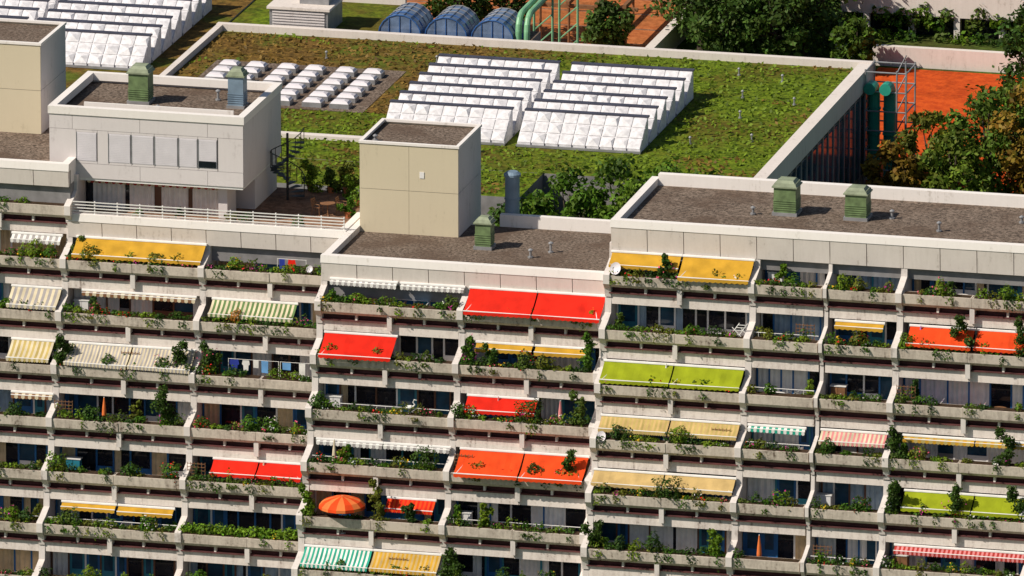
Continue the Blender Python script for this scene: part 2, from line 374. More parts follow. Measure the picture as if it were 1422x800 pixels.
for w,k in ((.4,0),(1.8,1),(.25,0),(1.4,1),(.4,2),(1.5,1),(.25,2),(1.6,1)):
    if k==1:
        n=int(w/.13); dx=w/n
        for i in range(n):
            ya=7.75+(.10 if i%2 else 0); yb=7.75+(0 if i%2 else .10)
            win.quad([(x+i*dx,ya,.87),(x+(i+1)*dx,yb,.87),(x+(i+1)*dx,yb,2.6),(x+i*dx,ya,2.6)],'curtain_white')
    else: win.box(x,x+w,7.8,7.88,.87,2.68,'glass_dark' if k==0 else 'frame_brown')
    x+=w
con.build('concrete_structure',bld); win.build('windows_doors_curtains',bld); core.build('inner_walls_and_roofs',bld)
r=MB()
for j in range(4): r.box(-25.9,-10.6,5.12,5.16,1.32+j*.17,1.37+j*.17,'white_paint')
x=-25.9
while x<-10.5: r.box(x,x+.06,5.165,5.215,1.15,1.92,'white_paint'); x+=1.27
r.build('terrace_railing')
# ---------------------------------------------------------------- awnings
def awning(x0,x1,key,cols,ext=1.0,stripe=None,seams=1,name='awning'):
    yf,zp=PL[key]; mb=MB()
    ya,za=yf+.93,zp+.98
    yb,zb=ya-1.5*ext,za-.86*ext
    sw=stripe or .30
    n=max(2,int(round((x1-x0)/sw))); dx=(x1-x0)/n
    mb.tube([(x0-.05,ya+.03,za+.03),(x1+.05,ya+.03,za+.03)],.085,'white_paint',7)
    mb.tube([(x0-.02,yb,zb),(x1+.02,yb,zb)],.035,'white_paint',6)
    S=4; jj=[random.uniform(-.025,.025) for _ in range(n+1)]
    skew=random.uniform(-.06,.06)
    def pt(i,t):
        x=x0+i*dx; sag=.09*math.sin(math.pi*t)*ext
        return (x, ya+(yb-ya)*t, za+(zb-za)*t-sag+jj[i]*math.sin(math.pi*t)+skew*t*(i/n-.5))
    for i in range(n):
        m='cloth_'+cols[i%len(cols)]
        for k in range(S):
            mb.quad([pt(i,k/S),pt(i+1,k/S),pt(i+1,(k+1)/S),pt(i,(k+1)/S)],m)
        d=.20; x=x0+i*dx; z_=zb+skew*(i/n-.5)
        mb.quad([(x,yb-.04,z_),(x+dx,yb-.04,z_),(x+dx,yb-.05,z_-d*.75),(x+dx/2,yb-.05,z_-d),(x,yb-.05,z_-d*.75)],m)
    for x in (x0+.12,x1-.12):
        mb.tube([(x,ya+.05,za-.18),(x+(.25 if x<(x0+x1)/2 else -.25),(ya+yb)/2,(za+zb)/2-.14),(x,yb+.02,zb-.02)],.025,'white_paint',5)
    return mb.build(name,fix=False)
def R(u,b,i): return (u-711)/25.2-.25*PL[b,i][0]
def AW(b,i,u0,u1,cols,ext=1.0,stripe=None,n=1):
    d=(u1-u0)/n
    for k in range(n): awning(R(u0+k*d,b,i)+.04,R(u0+(k+1)*d,b,i)-.04,(b,i),cols,ext,stripe)
AW('L',0,92,276,['ochre'],.75,n=1)
AW('L',0,0,72,['white','grey'],.25,.16)
AW('L',1,0,72,['cream','grey'],.8,.16)
AW('L',1,284,405,['cream','dkgreen'],.65,.13)
AW('L',1,100,262,['brown','cream'],.08,.2)
AW('L',2,0,62,['cream','khaki'],.8,.14)
AW('L',2,82,262,['cream','grey'],.85,.10,2)
AW('L',3,0,60,['brown','cream'],.1,.2)
AW('L',4,286,416,['red'],.6,n=2)
AW('L',5,72,150,['ochre'],.2); AW('L',5,152,232,['ochre'],.25)
AW('M',0,452,546,['white','grey'],.10,.16); AW('M',0,550,640,['white','grey'],.10,.16)
AW('M',0,646,836,['red'],1.0,n=2)
AW('M',1,444,546,['red'],.95,.3)
AW('M',1,655,735,['ochre'],.25); AW('M',1,737,812,['ochre'],.25)
AW('M',2,643,742,['red'],.6)
AW('M',3,433,620,['white','grey'],.08,.18,2)
AW('M',3,633,812,['orange_red'],1.05,n=2)
AW('M',4,532,600,['red','orange_red'],.45,.12)
AW('M',5,417,512,['teal','white'],.75,.12); AW('M',5,513,608,['tan','ochre'],.75,.12)
AW('R',0,843,940,['ochre'],.55); AW('R',0,941,1040,['ochre'],.9)
AW('R',1,1150,1218,['ochre'],.2); AW('R',1,1252,1342,['orange_red'],.75); AW('R',1,1344,1436,['orange_red'],.75)
AW('R',2,832,1026,['green'],.8,n=2)
AW('R',3,828,1020,['tan','khaki'],.55,.12,2); AW('R',3,1030,1110,['white','teal'],.12,.16); AW('R',3,1130,1222,['cream','pink'],.45,.12); AW('R',3,1242,1440,['ochre','khaki'],.12,.2,2)
AW('R',4,818,1014,['tan'],.55,.3,2); AW('R',4,1244,1436,['green'],.7,.3,2)
AW('R',5,1230,1420,['maroon','pink'],.22,.12)
PL['P',0]=(6.9,1.62); awning(-25.7,-18.3,('P',0),['cream','maroon'],.12,.2)
# ---------------------------------------------------------------- vegetation on the balconies
for (b,xs,lo,hi) in (('L',LX[1:],0,7),('M',MX,0,6),('R',RX[:5],0,6)):
    for i in range(lo,hi):
        yf,zp=PL[b,i]
        for a,c in zip(xs[:-1],xs[1:]):
            planting(a+.2,c-.2,yf,zp,random.choice([.5,.75,.9,1.0]),flowers=random.choice([.05,.2,.5]))
yf,zp=PL['L',-1]; planting(-33.6,-26.2,yf,zp,.25)
SH=[('R',0,8.6,.38,1.6),('R',0,18.4,.4,1.1),('R',0,19.2,.35,1),('R',0,23.6,.4,1.1),('R',0,27.2,.42,1),('R',1,10.3,.3,1),('R',1,19.4,.4,1),('R',1,22,.4,1),
('R',1,24.9,.6,1.5),('R',1,28.2,.65,1.4),('R',2,14.8,.3,1),('R',3,6.8,.4,1),('R',3,10.1,.5,1),('R',3,18.2,.4,1),('R',3,21.9,.6,1.3),('R',3,23.2,.4,1),('R',3,27.7,.6,1.6),
('R',4,9.75,.65,.9),('R',4,15.9,.4,1),('R',4,20.3,.4,1),('R',4,22.1,.62,1.4),('R',4,25.4,.6,1.4),('R',4,28.7,.65,1.3),('R',5,6,.6,1.2),('R',5,9.2,.45,1.1),('R',5,12.4,.5,1.3),('R',5,7.4,.35,1),
('M',0,-9.7,.3,1),('M',0,-8.3,.3,1),('M',0,-3.1,.35,1),('M',1,-1.8,.4,1.9),('M',1,-.7,.4,1.4),('M',1,1.2,.5,.9),('M',1,2.2,.45,.9),('M',1,4.6,.55,1.9),('M',2,-9.9,.4,1.1),('M',2,-2.1,.45,1),
('M',2,1.8,.65,1.1),('M',2,4.3,.55,1.6),('M',3,-8.4,.35,1.2),('M',3,-3.8,.6,1.1),('M',3,4.2,.5,1.5),('M',3,2.2,.4,1),('M',4,-9.9,.5,1.6),('M',4,-6.3,.5,2.2),('M',4,-4.4,.4,1.2),('M',4,-.2,.4,1.6),
('M',5,-2.1,.6,1.3),('M',5,1,.4,1),('M',5,3.4,.4,1),('M',5,-8,.3,1),
('L',0,-27.7,.5,1),('L',0,-26.8,.35,1),('L',0,-24.6,.45,1),('L',0,-20.9,.35,1),('L',0,-16.4,.35,1),('L',1,-16.1,.35,1),('L',1,-29,.3,1),('L',1,-24,.3,1),('L',2,-25.6,.6,1.3),('L',2,-23,.4,1),('L',2,-18.8,.6,1.3),('L',2,-17.4,.6,1.3),('L',2,-20,.4,1),
('L',3,-23.7,.4,1),('L',3,-19.4,.75,1.3),('L',3,-14.8,.45,1),('L',3,-13.6,.4,1),('L',3,-12.2,.3,1),('L',3,-28,.35,1),('L',4,-25.5,.5,1.1),('L',4,-21.2,.4,1),('L',4,-19.0,.45,1.1),
('L',5,-27.7,.45,1),('L',5,-26.9,.35,1),('L',5,-24.4,.45,1.05),('L',5,-20,.4,1),('L',6,-23,.4,1),('L',6,-17,.5,1),('L',6,-13,.5,1)]
for b,i,x,r_,t in SH:
    yf,zp=PL[b,i]
    col=(.40,.16,.02) if (b,i,x)==('L',1,-16.1) else ((.05,.10,.012) if r_>=.6 else None)
    shrub(x,yf,zp,r_,t,col,flower=random.choice([None,None,None,random.choice(FLOW)]))
for (b,xs,hi) in (('L',LX[1:],6),('M',MX,6),('R',RX[:5],6)):
    for i in range(hi):
        yf,zp=PL[b,i]
        for a,c in zip(xs[:-1],xs[1:]):
            if random.random()<.6:
                x=random.choice([a+.6,c-.6,random.uniform(a+1,c-1)])
                shrub(x,yf+.85,zp-.35,random.uniform(.25,.42),random.choice([1,1.5,1.8]))
yf,zp=PL['L',5]
L=Leaves()
for x in np.arange(-18,-10.8,.22): L.clump((x,yf+.05,zp+.2+.1*random.random()),(.25,.25,.34),80,(.17,.30,.02),.16,shell=.3)
L.build('ornamental_grass')
# trellises, cabinets, loungers: balcony clutter
def trellis(x0,x1,y,z,h=1.15):
    mb=MB()
    n=int((x1-x0)/.2)
    for k in range(n+1): mb.box(x0+k*(x1-x0)/n-.015,x0+k*(x1-x0)/n+.015,y,y+.02,z,z+h,'wood')
    for k in range(6): mb.box(x0,x1,y-.021,y-.001,z+.1+k*h/6,z+.13+k*h/6,'wood')
    mb.build('trellis')
    L=Leaves(); L.clump(((x0+x1)/2,y-.05,z+h*.4),((x1-x0)*.5,.1,h*.5),110,random.choice(GREENS),.12,shell=.2); L.build('climbing_plant')
for b,i,x in [('R',1,16.3),('R',3,12.2),('M',3,-1.9),('L',2,-22),('L',4,-17.8),('M',5,-5),('R',5,18.2),('L',3,-25.5),('R',2,22)]:
    yf,zp=PL[b,i]; trellis(x-.4,x+.6,yf+.5,zp-.3)
def cabinet(x,y,z,m):
    mb=MB(); mb.box(x-.4,x+.4,y-.2,y+.2,z+.06,z+1.25,m)
    for s in (-.2,.2): mb.box(x+s-.18,x+s+.18,y-.22,y-.201,z+.12,z+1.2,m); mb.box(x+s*.2-.01,x+s*.2+.01,y-.24,y-.221,z+.6,z+.75,'dark_metal')
    mb.box(x-.44,x+.44,y-.25,y+.22,z+1.251,z+1.30,'white_paint'); 
    for s in (-.35,.35): mb.box(x+s-.03,x+s+.03,y-.15,y+.15,z,z+.059,'dark_metal')
    mb.build('storage_cabinet')
for b,i,x,m in [('R',0,14.3,'frame_white'),('R',2,18.2,'wood'),('R',4,17.9,'frame_white'),('M',0,-3.4,'wood'),('M',4,-1.8,'frame_white'),('L',1,-25.2,'frame_white'),('L',3,-11.6,'wood'),('L',4,-24.9,'frame_teal'),('R',5,22.3,'wood'),('M',2,-9.5,'frame_white'),('L',0,-11.8,'frame_teal'),('R',3,20.6,'frame_white')]:
    yf,zp=PL[b,i]; cabinet(x,yf+1.7,zp-1.0,m)
def lounger(x,y,z,c):
    mb=MB(); 
    for s in (-.28,.28): mb.tube([(x-.7,y+s,z+.35),(x+.3,y+s,z+.35),(x+.85,y+s,z+1.05)],.02,'white_paint',5); mb.tube([(x-.5,y+s,z),(x-.4,y+s,z+.35)],.02,'white_paint',5); mb.tube([(x+.5,y+s,z),(x+.3,y+s,z+.35)],.02,'white_paint',5)
    pts=[(x-.7,z+.40),(x-.2,z+.38),(x+.3,z+.40),(x+.6,z+.76),(x+.86,z+1.10)]
    for (a,b_),(c_,d) in zip(pts[:-1],pts[1:]): mb.quad([(a,y-.26,b_),(c_,y-.26,d),(c_,y+.26,d),(a,y+.26,b_)],'cloth_'+c); mb.quad([(a,y-.26,b_-.06),(c_,y-.26,d-.06),(c_,y-.26,d),(a,y-.26,b_)],'cloth_'+c)
    mb.build('sun_lounger',fix=False)
for b,i,x,c in [('R',2,25.5,'pink'),('R',2,23.2,'lilac'),('R',0,19.6,'sky'),('M',0,-5.4,'sky'),('L',1,-20.5,'orange'),('L',3,-16.4,'red'),('R',4,7.6,'cream'),('M',4,2.9,'sky'),('L',5,-22.5,'lilac'),('R',5,26,'pink'),('M',1,-5.2,'cream')]:
    yf,zp=PL[b,i]; lounger(x,yf+.95,zp-.98,c)
# ---------------------------------------------------------------- roof equipment
def vent(x,y,z,w,h,m,name='roof_ventilator'):
    mb=MB(); a=w/2
    mb.box(x-a-.08,x+a+.08,y-a-.08,y+a+.08,z-.1,z+.16,'grey_metal')
    mb.box(x-a,x+a,y-a,y+a,z+.161,z+h*.80,m)
    for j in range(5): mb.box(x-a-.03,x+a+.03,y-a-.03,y+a+.03,z+.3+j*.12,z+.34+j*.12,m)
    mb.box(x-a-.09,x+a+.09,y-a-.09,y+a+.09,z+h*.80+.001,z+h*.84,'vent_cap')
    mb.box(x-a-.04,x+a+.04,y-a-.04,y+a+.04,z+h*.84+.001,z+h*.92,'vent_cap',tx=.06,ty=.06)
    mb.box(x-a+.06,x+a-.06,y-a+.06,y+a-.06,z+h*.92+.001,z+h,'vent_cap',tx=.12,ty=.12)
    return mb.build(name)
vent(-23.5,10.7,6.2,1.1,2.1,'vent_green'); vent(-18.1,10.9,6.2,.85,2.2,'vent_blue')
vent(13.9,5,3.75,1.2,1.9,'vent_green'); vent(17.8,4.9,3.75,1.15,1.75,'vent_green'); vent(-2.7,4.75,.84,.85,1.75,'vent_green')
def roof_pipe(x,y,z,h,r=.07,m='grey_metal',name='vent_pipe'):
    mb=MB(); mb.tube([(x,y,z-.05),(x,y,z+h)],r,m,8); mb.tube([(x,y,z+h),(x,y,z+h+.05),(x,y,z+h+.12)],[r*2,r*2,r*.5],m,8); mb.tube([(x,y,z),(x,y,z+.08)],r*2.2,m,8)
    return mb.build(name)
for p in [(12.2,4.3,3.74,.35),(19.6,5.2,3.74,.4),(22.6,3.2,3.74,.45),(26.5,6,3.74,.3),(.2,3.3,.83,.4),(1.0,4.6,.83,.5),(-22,8.7,6.2,.3),(-19.5,12,6.2,.5),(-9.5,7.6,5.65,.25),(28.6,2.4,3.74,.3)]: roof_pipe(*p)
mb=MB(); mb.tube([(-2.5,10.1,-3),(-2.5,10.1,3.5)],.40,'vent_blue',16); mb.tube([(-2.5,10.1,3.5),(-2.5,10.1,3.62),(-2.5,10.1,3.75)],[.47,.47,.3],'vent_blue',16); mb.tube([(-2.5,10.1,2.2),(-2.5,10.1,2.28)],.44,'vent_blue',16)
mb.build('ventilation_duct')
mb=MB(); cx,cy=-15.6,12.0
mb.tube([(cx,cy,.85),(cx,cy,4.6)],.07,'dark_metal',8)
pr=[]
for k in range(16):
    a=k*.42; z=1.05+k*.2
    p=[(cx,cy,z),(cx+.95*math.cos(a),cy+.95*math.sin(a),z),(cx+.95*math.cos(a+.45),cy+.95*math.sin(a+.45),z)]
    mb.quad(p,'dark_metal'); mb.quad([(q[0],q[1],q[2]+.05) for q in p],'dark_metal')
    e=(cx+.93*math.cos(a),cy+.93*math.sin(a)); mb.tube([(*e,z),(*e,z+.9)],.02,'dark_metal',4); pr.append((*e,z+.9))
mb.tube(pr,.03,'dark_metal',5); mb.build('spiral_staircase',fix=False)
for x,y,s,t in [(-12.2,12.8,.5,1.2),(-11.5,11.5,.45,1),(-12.8,14,.6,1.3),(-13.7,14,.5,1.2),(-11.3,13.6,.5,1.4),(-14.9,14.2,.6,1.2),(-16.3,6,.35,1),(-20,5.9,.25,1.2),(-22.3,5.9,.25,1),(-13.4,6.1,.3,1),(-17.2,6.1,.3,1),(-11.4,9,.4,1.2)]:
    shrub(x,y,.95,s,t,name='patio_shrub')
    mb=MB(); mb.tube([(x,y+.05,.84),(x,y+.05,1.2)],[.16,.22],'terracotta_pot',10); mb.build('plant_pot')
def chair(x,y,z,rot=0,m='white_paint',name='balcony_chair'):
    mb=MB(); w=.23
    for sx in (-w,w):
        mb.tube([(sx,-.22,0),(sx,-.2,.44)],.018,m,5); mb.tube([(sx,.24,0),(sx,.2,.44),(sx,.30,.9)],.018,m,5); mb.tube([(sx,-.22,.62),(sx,.24,.64)],.022,m,5); mb.tube([(sx,-.22,.44),(sx,-.22,.62)],.018,m,5)
    mb.box(-w,w,-.22,.2,.43,.46,m)
    for k in range(4): mb.box(-w,w,.20+k*.025,.22+k*.025,.53+k*.1,.60+k*.1,m)
    o=mb.build(name); o.location=(x,y,z); o.rotation_euler=(0,0,rot); return o
def table(x,y,z,m='white_paint',name='balcony_table'):
    mb=MB(); mb.tube([(0,0,.70),(0,0,.73)],.42,m,20)
    mb.tube([(0,0,.05),(0,0,.7)],.03,m,6)
    for k in range(4):
        a=k*math.pi/2+.4; mb.tube([(0,0,.12),(.3*math.cos(a),.3*math.sin(a),0)],.02,m,5)
    o=mb.build(name); o.location=(x,y,z); return o
for b,i,x in [('R',1,8),('R',1,11.5),('R',2,27),('R',3,15.5),('R',4,12),('R',5,8),('M',0,-7),('M',2,-6),('M',3,-7.5),('M',2,.5),('L',3,-22),('L',3,-14),('L',1,-14),('L',4,-23),('R',2,15),('R',2,19.4),('R',0,24.5),('M',4,2)]:
    yf,zp=PL[b,i]; z=zp-1.0; y=yf+1.2; m=random.choice(['white_paint','white_paint','wood','dark_metal'])
    table(x,y,z,m); chair(x-.75,y,z,math.pi/2+random.uniform(-.4,.4),m); chair(x+.75,y,z,-math.pi/2+random.uniform(-.4,.4),m)
for x,y in [(-13.2,9.3),(-12,9.9)]: chair(x,y,.85,random.random()*3,'wood','patio_chair')
table(-12.6,9.2,.85,'wood','patio_table')
yf,zp=PL['R',1]; mb=MB()
for s in (0,.45):
    mb.tube([(12.4+s,yf+.1,zp+.02),(12.9+s,yf+.15,zp+.75)],.025,'white_paint',5); mb.tube([(13.0+s,yf+.1,zp+.02),(12.5+s,yf+.15,zp+.5)],.025,'white_paint',5)
for k in range(3): mb.tube([(12.62+k*.1,yf+.12,zp+.35+k*.15),(13.07+k*.1,yf+.12,zp+.35+k*.15)],.02,'white_paint',5)
mb.build('folding_chair')
def dish(x,y,z,r=.38,name='satellite_dish'):
    mb=MB(); n=18; rings=5
    d=np.array([-.35,-.85,.4]); d/=np.linalg.norm(d); u=np.cross(d,[0,0,1]); u/=np.linalg.norm(u); w=np.cross(u,d)
    P0=np.array([x,y,z])
    def q(k,t): 
        rr=r*k/rings; return tuple(P0+u*rr*math.cos(t)+w*rr*math.sin(t)+d*(.12*(k/rings)**2))
    for k in range(rings):
        for j in range(n):
            a=2*math.pi*j/n; b=2*math.pi*(j+1)/n
            if k==0: mb.quad([q(0,a),q(1,a),q(1,b)],'shutter')
            else: mb.quad([q(k,a),q(k+1,a),q(k+1,b),q(k,b)],'shutter')
    f=tuple(P0+d*.38); mb.tube([q(rings,-math.pi/2),f],.015,'grey_metal',5); mb.tube([f,tuple(P0+d*.30)],.04,'grey_metal',8)
    mb.tube([tuple(P0-d*.02),(x,y+.15,z-.1),(x,y+.15,z-.9)],.025,'grey_metal',6)
    return mb.build(name,fix=False)
for b,i,u,dz,r_ in [('R',0,856,.35,.34),('R',3,836,.1,.30),('L',0,430,.3,.2),('R',4,1414,.4,.3)]:
    yf,zp=PL[b,i]; dish(R(u,b,i),yf-.1,zp+dz,r_)
def parasol(x,y,z,r=1.15,open_=True,cols=('orange','red'),name='parasol'):
    mb=MB(); mb.tube([(x,y,z),(x,y,z+2.1)],.025,'white_paint',6); mb.tube([(x,y,z),(x,y,z+.1)],[.22,.2],'grey_metal',10)
    if open_:
        n=16; lv=[(0,2.1),(.45,2.0),(.8,1.84),(1,1.62)]
        for j in range(n):
            a=2*math.pi*j/n; b=2*math.pi*(j+1)/n; m='cloth_'+cols[j%2]
            for k in range(3):
                r0,z0=lv[k]; r1,z1=lv[k+1]
                f=lambda rr,zz,t:(x+rr*r*math.cos(t),y+rr*r*math.sin(t),z+zz)
                mb.quad([f(r0,z0,a),f(r1,z1,a),f(r1,z1,b),f(r0,z0,b)] if k else [f(0,2.1,a),f(r1,z1,a),f(r1,z1,b)],m)
            mb.quad([f(1,1.62,a),f(1.01,1.46,a),f(1.01,1.46,b),f(1,1.62,b)],m)
    else:
        mb.tube([(x,y,z+.75),(x,y,z+1.0),(x,y,z+1.5),(x,y,z+2.05)],[.10,.14,.10,.03],'cloth_'+cols[0],9)
    return mb.build(name,fix=False)
yf,zp=PL['M',4]; parasol(-8.2,yf+.35,zp-1.0,1.25,cols=('orange','orange_red'))
for b,i,x,c in [('R',1,22.6,'lilac'),('M',2,3.2,'pink'),('L',3,-23.2,'orange'),('R',2,9,'white'),('R',5,14.8,'orange'),('M',3,-9,'cream'),('L',4,-14,'cream'),('M',2,-.2,'pink')]:
    yf,zp=PL[b,i]; parasol(x,yf+.8,zp-1,1,False,(c,c))
def laundry(x0,x1,y,z,name='laundry_line'):
    mb=MB(); mb.tube([(x0,y,z),(x1,y,z)],.012,'white_paint',4)
    for x in (x0,x1): mb.tube([(x,y,z-1.6),(x,y,z+.02)],.02,'white_paint',5)
    x=x0+.1
    while x<x1-.5:
        w=random.uniform(.28,.5); h=random.uniform(.4,.85); c='cloth_'+random.choice(['pink','white','sky','white','lilac','red','white','teal','navy'])
        if random.random()<.6:
            pts=[(x,z),(x+w*.35,z-.03),(x+w*.65,z-.03),(x+w,z),(x+w*1.12,z-.28),(x+w*.92,z-.34),(x+w*.88,z-h),(x+w*.12,z-h),(x+w*.08,z-.34),(x-w*.12,z-.28)]
        else: pts=[(x,z),(x+w,z),(x+w*.97,z-h),(x+w*.03,z-h*.97)]
        d=random.uniform(-.03,.03); mb.quad([(p,y+d,q) for p,q in pts],c)
        x+=w*random.uniform(1.3,2.0)
    return mb.build(name,fix=False)
yf,zp=PL['L',2]; laundry(-16.4,-13.6,yf+.50,zp+.82); laundry(-13.5,-11.0,yf+.50,zp+.82)
yf,zp=PL['L',0]; laundry(-14.2,-12.6,yf+.6,zp+.6)
yf,zp=PL['M',2]; mb=MB(); x=-4.9
mb.tube([(x-.25,yf,zp+.32),(x-.1,yf,zp+.38),(x+.1,yf,zp+.4),(x+.25,yf,zp+.36)],[.03,.11,.12,.04],'white_paint',8)
mb.tube([(x+.18,yf,zp+.42),(x+.30,yf,zp+.55),(x+.2,yf,zp+.68),(x+.27,yf,zp+.82),(x+.42,yf,zp+.80)],[.06,.04,.035,.045,.01],'white_paint',7)
for s in (-.04,.04): mb.tube([(x+s,yf+s,zp),(x+s,yf+s,zp+.33)],.012,'white_paint',5)
mb.build('heron_statue')
# ================================================================= REAR SITE
G=-24.0
g=MB(); g.quad([(-1500,-1200,G),(1500,-1200,G),(1500,2500,G),(-1500,2500,G)],'lawn'); g.build('ground')
g=MB(); g.box(-70,-26.6,119.2,185,G-.1,G+.02,'terracotta')
for k in range(16): g.box(-70,-26.6,120+k*4,120.25+k*4,G+.02,G+.03,'patio_tile')
g.build('terracotta_plaza')
g=MB(); g.box(-12,14,112,146,G-.1,G+.02,'clay'); g.build('clay_court')
lb=empty('low_building_with_green_roof'); mb=MB(); RZF=-17.0
mb.box(-48.2,-6.5,88.0,117.9,G,RZF,'core_wall',top='green_roof')
mb.box(-48.2,-20,82,87.99,G,RZF-.02,'core_wall',top='green_roof')
mb.box(-90,-48.45,80,142,G,RZF,'core_wall',top='brown_roof')
mb.box(-48.45,-38.8,118.4,128,G,RZF-.1,'core_wall',top='green_roof')
mb.box(-38.7,-28.8,118.4,123,G,RZF-.1,'core_wall',top='roof_gravel')
# brown sedum patch with an uneven edge, gravel bed for the domes
pts=[(-48.19,117.8)]+[(-26.5+1.5*math.sin(k*1.7)+random.uniform(-.8,.8),117.8-k*1.6) for k in range(12)]+[(-48.19,99.0)]
mb.quad([(x,y,RZF+.012) for x,y in pts],'brown_roof')
mb.box(-46.5,-34.3,99.6,110.4,RZF+.02,RZF+.04,'roof_gravel')
mb.box(-48.1,-32.2,92.6,93.2,RZF,RZF+.25,'fascia_concrete')
mb.box(-48.6,-6.3,117.9,118.4,RZF-1,RZF+.45,'fascia_concrete'); mb.box(-7.1,-6.3,88,117.89,RZF-.9,RZF+.4,'fascia_concrete')
mb.box(-6.9,-6.5,88,117,RZF-1.2,RZF-.9,'dark_metal')
mb.box(-48.6,-48.2,80,117.89,RZF-1,RZF+.4,'fascia_concrete')
mb.box(-48.4,-38.8,127.6,128,RZF-1,RZF+.4,'fascia_concrete')
y=88.1
while y<117: 
    mb.box(-6.5,-6.42,y,y+1.3,G+.8,RZF-1.3,'glass_blue'); mb.box(-6.5,-6.36,y+1.3,y+1.5,G,RZF-1.0,'grey_metal'); y+=1.5
mb.build('walls_and_roof',lb)
def sawtooth(x0,x1,y0,n,z,name='sawtooth_skylight'):
    mb=MB(); D=2.4; H=1.75
    nx=max(5,int((x1-x0)/.85)); dx=(x1-x0)/nx
    for t in range(n):
        ya=y0+t*D; yb=ya+D*.86; A=(ya,z+.25); B=(yb,z+H)
        mb.prism(x0+.01,x1-.01,[(ya+.02,z),(ya+.02,z+.24),(yb-.02,z+H-.03),(yb+.1,z+H-.06),(yb+.14,z)],'white_membrane')
        for i in range(nx):
            p=x0+i*dx+.035; q=x0+(i+1)*dx-.035
            for k in range(3):
                s0=k/3+.012; s1=(k+1)/3-.012
                f=lambda s:(A[0]+(B[0]-A[0])*s, A[1]+(B[1]-A[1])*s)
                a=f(s0); b=f(s1); m=f((s0+s1)/2); bulge=random.uniform(.02,.17)
                c=((p+q)/2+random.uniform(-.25,.25),m[0]-bulge*.6,m[1]+bulge)
                P=[(p,a[0]-.01,a[1]+.01),(q,a[0]-.01,a[1]+.01),(q,b[0]-.01,b[1]+.01),(p,b[0]-.01,b[1]+.01)]
                for e in range(4): mb.quad([P[e],P[(e+1)%4],c],'white_membrane')
            if i: mb.box(p-.055,p-.015,ya-.02,ya+.02,z+.1,z+.3,'ridge_metal')
        mb.box(x0-.03,x1+.03,yb-.06,yb+.36,z+H-.02,z+H+.08,'ridge_metal')
        mb.box(x0-.05,x1+.05,ya-.12,ya+.0,z,z+.14,'grey_metal')
    return mb.build(name,fix=False)
sawtooth(-31.6,-23.9,93.9,6,RZF+.03); sawtooth(-23.1,-15.4,93.9,6,RZF+.03)
sawtooth(-58.3,-50.3,106.5,7,RZF+.03); sawtooth(-67.2,-59.0,106.5,7,RZF+.03)
dm=MB()
for a in range(6):
    for b in range(6):
        x=-45.2+a*1.75+(a//2)*.25; y=100.6+b*1.6; w=.62; z=RZF+.04
        dm.box(x-w,x+w,y-.46,y+.46,z,z+.30,'grey_metal')
        dm.box(x-w+.04,x+w-.04,y-.42,y+.42,z+.301,z+.42,'shutter',tx=.10,ty=.10); dm.box(x-w+.14,x+w-.14,y-.32,y+.32,z+.42,z+.50,'shutter',tx=.22,ty=.16)
dm.build('dome_skylights')
for x,y in [(-13,97),(-11.5,104),(-12.5,109),(-11,113.5),(-14,114.5),(-17,112),(-9.5,98.5),(-9,108),(-33,113),(-40,112.5)]: roof_pipe(x,y,RZF,.40,.05,'grey_metal','roof_cowl')
L=Leaves(); n=15000
c=np.stack([rng.uniform(-48,-7.3,n),rng.uniform(82.2,117.6,n),rng.uniform(RZF+.02,RZF+.14,n)],1)
ok=~(((c[:,0]>-31.9)&(c[:,0]<-15.2)&(c[:,1]>93.5)&(c[:,1]<108.7))|((c[:,0]<-34.2)&(c[:,1]>99.4)&(c[:,1]<110.5)&(c[:,0]>-46.6))|((c[:,0]>-20.1)&(c[:,1]<88.2)))
c=c[ok]; n=len(c); nn=rng.normal(size=(n,3))*.5+np.array([0,-.3,1]); nn/=np.linalg.norm(nn,axis=1)[:,None]
br=(.5+rng.random(n))[:,None]; pat=np.sin(c[:,0]*.55+np.sin(c[:,1]*.7)*1.5)+np.sin(c[:,1]*.45+c[:,0]*.2)
brown=(((c[:,0]<-26.5)&(c[:,1]>100)&(pat<.9))|(pat>1.3))[:,None]
k=np.where(brown,np.array([.18,.11,.022]),np.array([.135,.20,.012]))*br
L.add(c,nn,.12+.2*rng.random(n),k); L.build('roof_grass')
mb=MB(); x0,x1,y0,y1,z=-45.4,-41.6,118.9,122.5,RZF-.1
mb.box(x0,x1,y0,y1,z,z+1.5,'grey_metal')
for j in range(7): mb.box(x0+.2,x1-.2,y0-.08,y0-.001,z+.2+j*.18,z+.29+j*.18,'panel_grey')
mb.box(x0-.15,x1+.15,y0-.15,y1+.15,z+1.501,z+1.66,'fascia_concrete'); mb.box(x0+1.7,x1-.2,y0+1,y1-.4,z+1.661,z+2.5,'grey_metal'); mb.box(x0+1.55,x1-.05,y0+.85,y1-.25,z+2.501,z+2.6,'panel_grey')
mb.build('plant_room')
